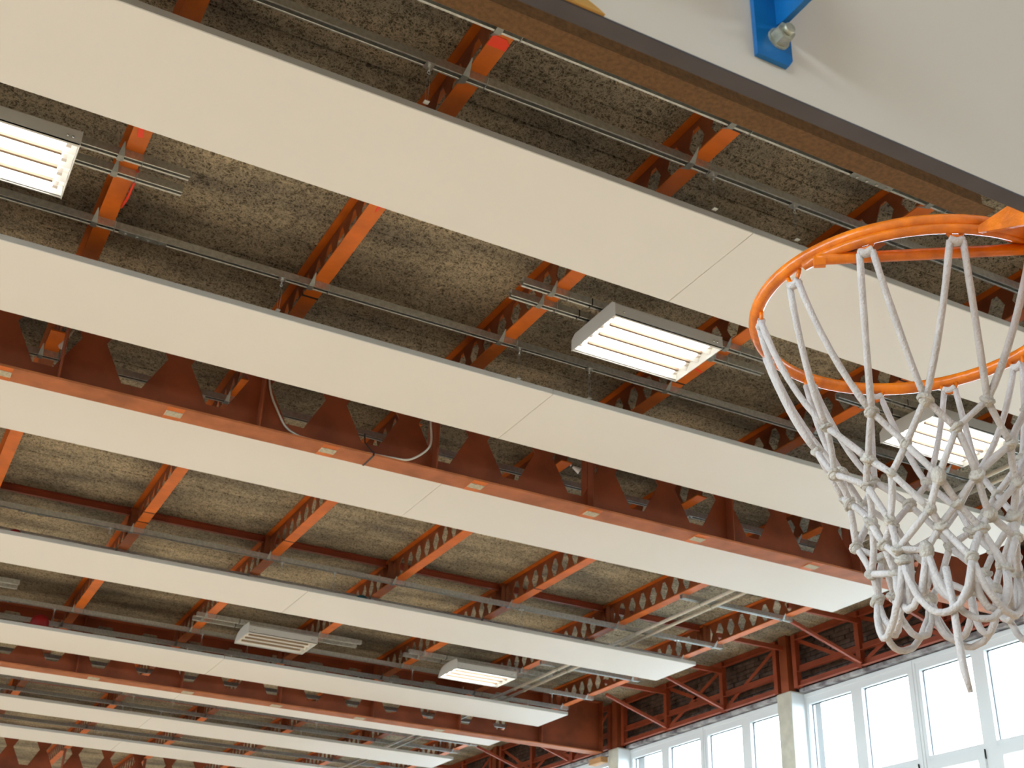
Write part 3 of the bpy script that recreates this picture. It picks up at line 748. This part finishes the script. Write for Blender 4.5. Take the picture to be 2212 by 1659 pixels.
# ------------------------------------------------------------------ hoop
HC = Vector((1.2864, 1.1798, 1.0252)); HN = Vector((0.0149, 0.0235, 1)).normalized()
HX_ = Vector((1, 0, -HN.x/HN.z)).normalized(); HY_ = HN.cross(HX_)
def hp(ang, r, z): return HC+HX_*(r*math.cos(ang))+HY_*(r*math.sin(ang))+HN*z
hoop = thing('basketball_hoop', 'orange steel basketball rim with braces and net hooks', 'hoop', tuple(HC))
part('rim', MB().tube([hp(2*PI*k/96, 0.235, 0) for k in range(96)], 0.0102, 12, closed=True), 'rim', hoop)
RR = MB()
# half ring doubled under the board side
arc = [hp(math.radians(-172+164*k/40), 0.2365, -0.014) for k in range(41)]
RR.tube(arc, 0.0075, 8); part('under_ring', RR, 'rim', hoop)
for s_ in (-1, 1):
    p0 = HC+HX_*(s_*0.240)+HY_*(-0.064)+HN*(-0.024); p1 = HC+HX_*(-s_*0.03)+HY_*(-0.262)+HN*(-0.030-0.004*s_)
    p00 = p0+(p0-p1).normalized()*0.02
    d = (p1-p0).normalized(); q = p0+HX_*(-s_*0.012)-HN*0.0
    part('brace', MB().tube([p0, p0+d*0.01, p1], [0.0075, 0.0085, 0.0085], 10), 'rim', hoop)
    lug = MB(); lug.tube([p0+d*0.012-HN*0.004, p0-d*0.004-HN*0.004], 0.0088, 6, smooth=False); part('weld_lug', lug, 'rim', hoop)
bk = MB(); bk.box(HC.x-0.086, HC.x+0.086, BY1+0.006, 0.955, HC.z-0.012, HC.z-0.006)
bk.box(HC.x-0.086, HC.x+0.086, BY1+0.0005, BY1+0.006, HC.z-0.10, HC.z+0.05)
bk.prism([(BY1+0.006, HC.z-0.085), (0.955, HC.z-0.0165), (0.955, HC.z-0.0055), (BY1+0.006, HC.z-0.0055)], 'x', HC.x-0.0925, HC.x-0.0865)
bk.prism([(BY1+0.006, HC.z-0.085), (0.955, HC.z-0.0165), (0.955, HC.z-0.0055), (BY1+0.006, HC.z-0.0055)], 'x', HC.x+0.0865, HC.x+0.0925)
part('mounting_bracket', bk, 'rim', hoop)
A0 = math.radians(1.0); NH = 12
for k in range(NH):
    a = A0+k*PI/6; da = 0.055
    pts = []
    for u in range(9):
        v = -1+2*u/8
        pts.append(hp(a+da*v, 0.231, -0.008-0.0155*(1-v**4)))
    part('net_hook', MB().tube(pts, 0.0034, 6), 'rim', hoop)

# ------------------------------------------------------------------ net
net = thing('basketball_net', 'white cotton cord net hanging from the orange rim', 'net', tuple(HC-Vector((0, 0, 0.3))))
rng = random.Random(11)
LV = [(-0.022, 0.233), (-0.222, 0.152), (-0.272, 0.132), (-0.317, 0.116), (-0.358, 0.103), (-0.396, 0.094), (-0.430, 0.088)]
def jit(s_): return Vector((rng.uniform(-s_, s_), rng.uniform(-s_, s_), rng.uniform(-s_, s_)))
K = []
for l, (z, r) in enumerate(LV):
    row_ = []
    for k in range(NH):
        a = A0+(k+(0.5 if l % 2 else 0))*PI/6
        p = HC+Vector((r*math.cos(a), r*math.sin(a), z))
        if l: p += jit(0.004+0.0022*l)
        row_.append(p)
    K.append(row_)
CR = 0.0049
def cord(p, q, sag=0.0, side=None, n=5, r=CR, name='cord'):
    pts = []
    for i in range(n+1):
        u = i/n; x = p.lerp(q, u); b = 4*u*(1-u)
        x = x+Vector((0, 0, -sag*b))
        if side is not None: x = x+side*b
        pts.append(x)
    rr = [r*rng.uniform(0.94, 1.08) for _ in pts]
    return part(name, MB().tube(pts, rr, 8), 'cord', net)
for l in range(len(LV)-1):
    for k in range(NH):
        for s_ in (0, 1):
            kk = (k+s_-1) % NH if l % 2 == 0 else (k+s_) % NH
            p, q = K[l][k], K[l+1][kk]
            if l == 0:
                a = A0+k*PI/6; e = (-1 if s_ == 0 else 1)*0.030
                p = HC+Vector((0.232*math.cos(a+e*1.3), 0.232*math.sin(a+e*1.3), -0.024))
            out = Vector((p.x-HC.x, p.y-HC.y, 0)).normalized()
            cord(p, q, 0.0 if l else 0.012, out*rng.uniform(-0.004, 0.003) if l else out*rng.uniform(0.0, 0.008), 4 if l else 8)
# wraps of cord round every hook
for k in range(NH):
    a = A0+k*PI/6
    pts = [HC+Vector((0.231*math.cos(a+e), 0.231*math.sin(a+e), -0.0235-0.002*math.cos(e*60))) for e in (-0.045, -0.03, -0.015, 0, 0.015, 0.03, 0.045)]
    part('hook_wrap', MB().tube(pts, 0.0066, 8), 'cord', net)
# knots
knot_mes = []
for v in range(4):
    mb = MB(); rr = random.Random(v)
    mb.sphere((0, 0, 0), 0.0076, 10, 7, (1.05, 1.05, 1.25))
    mb.tube([(0.0074*math.cos(2*PI*i/10), 0.0074*math.sin(2*PI*i/10)*0.9, 0.004*math.sin(2*PI*i/10+v)) for i in range(10)], 0.0034, 6, closed=True)
    knot_mes.append(mb.mesh('knot', 'knot'))
for l in range(1, len(LV)):
    for k in range(NH):
        o = put('knot', knot_mes[rng.randrange(4)], net, tuple(K[l][k])); o.rotation_euler = (rng.uniform(-.5, .5), rng.uniform(-.5, .5), rng.uniform(0, 6)); s_ = rng.uniform(0.85, 1.2); o.scale = (s_, s_, s_)
# bottom loops
last = K[-1]
for k in range(NH):
    p, q = last[k], last[(k+1) % NH]
    sag = rng.uniform(0.050, 0.068); pts = []
    out = Vector(((p.x+q.x)/2-HC.x, (p.y+q.y)/2-HC.y, 0)).normalized()
    for i in range(13):
        u = i/12; x = p.lerp(q, 0.5-0.5*math.cos(PI*u)*(1.0-0.15*math.sin(PI*u)))
        b = math.sin(PI*u)**0.75
        pts.append(x+Vector((0, 0, -sag*b))+out*(-0.008*b)+jit(0.0012))
    part('bottom_loop', MB().tube(pts, CR*1.04, 8), 'cord', net)
# a second, lower row of loops where the cord doubles back
for k in (0, 2, 4, 5, 6, 7, 8, 10):
    p, q = last[k], last[(k+2) % NH]
    pts = []; dip = rng.uniform(0.066, 0.088)
    for i in range(15):
        u = i/14; b = math.sin(PI*u)**0.7; x = p.lerp(q, u)
        c_ = Vector((HC.x, HC.y, x.z)); x = c_+(x-c_)*(1+0.16*b)
        pts.append(x+Vector((0, 0, -dip*b))+jit(0.001))
    part('bottom_loop', MB().tube(pts, CR, 8), 'cord', net)
# loose end and two fat knots
a = math.radians(-137); b0 = HC+Vector((0.095*math.cos(a), 0.095*math.sin(a), -0.445))
part('loose_end', MB().tube([b0, b0+Vector((0.004, 0, -0.05)), b0+Vector((-0.004, -0.008, -0.10)), b0+Vector((-0.006, -0.012, -0.14)), b0+Vector((0.0, -0.012, -0.168))], [CR, CR, CR, CR*1.1, CR*0.7], 8), 'cord', net)
for l, k in ((3, 7), (6, 7)):
    p = K[l][k]; mb = MB().sphere((0, 0, 0), 0.0105, 12, 8, (1.0, 1.0, 1.35)); put('fat_knot', mb.mesh('fat_knot', 'knot'), net, tuple(p))
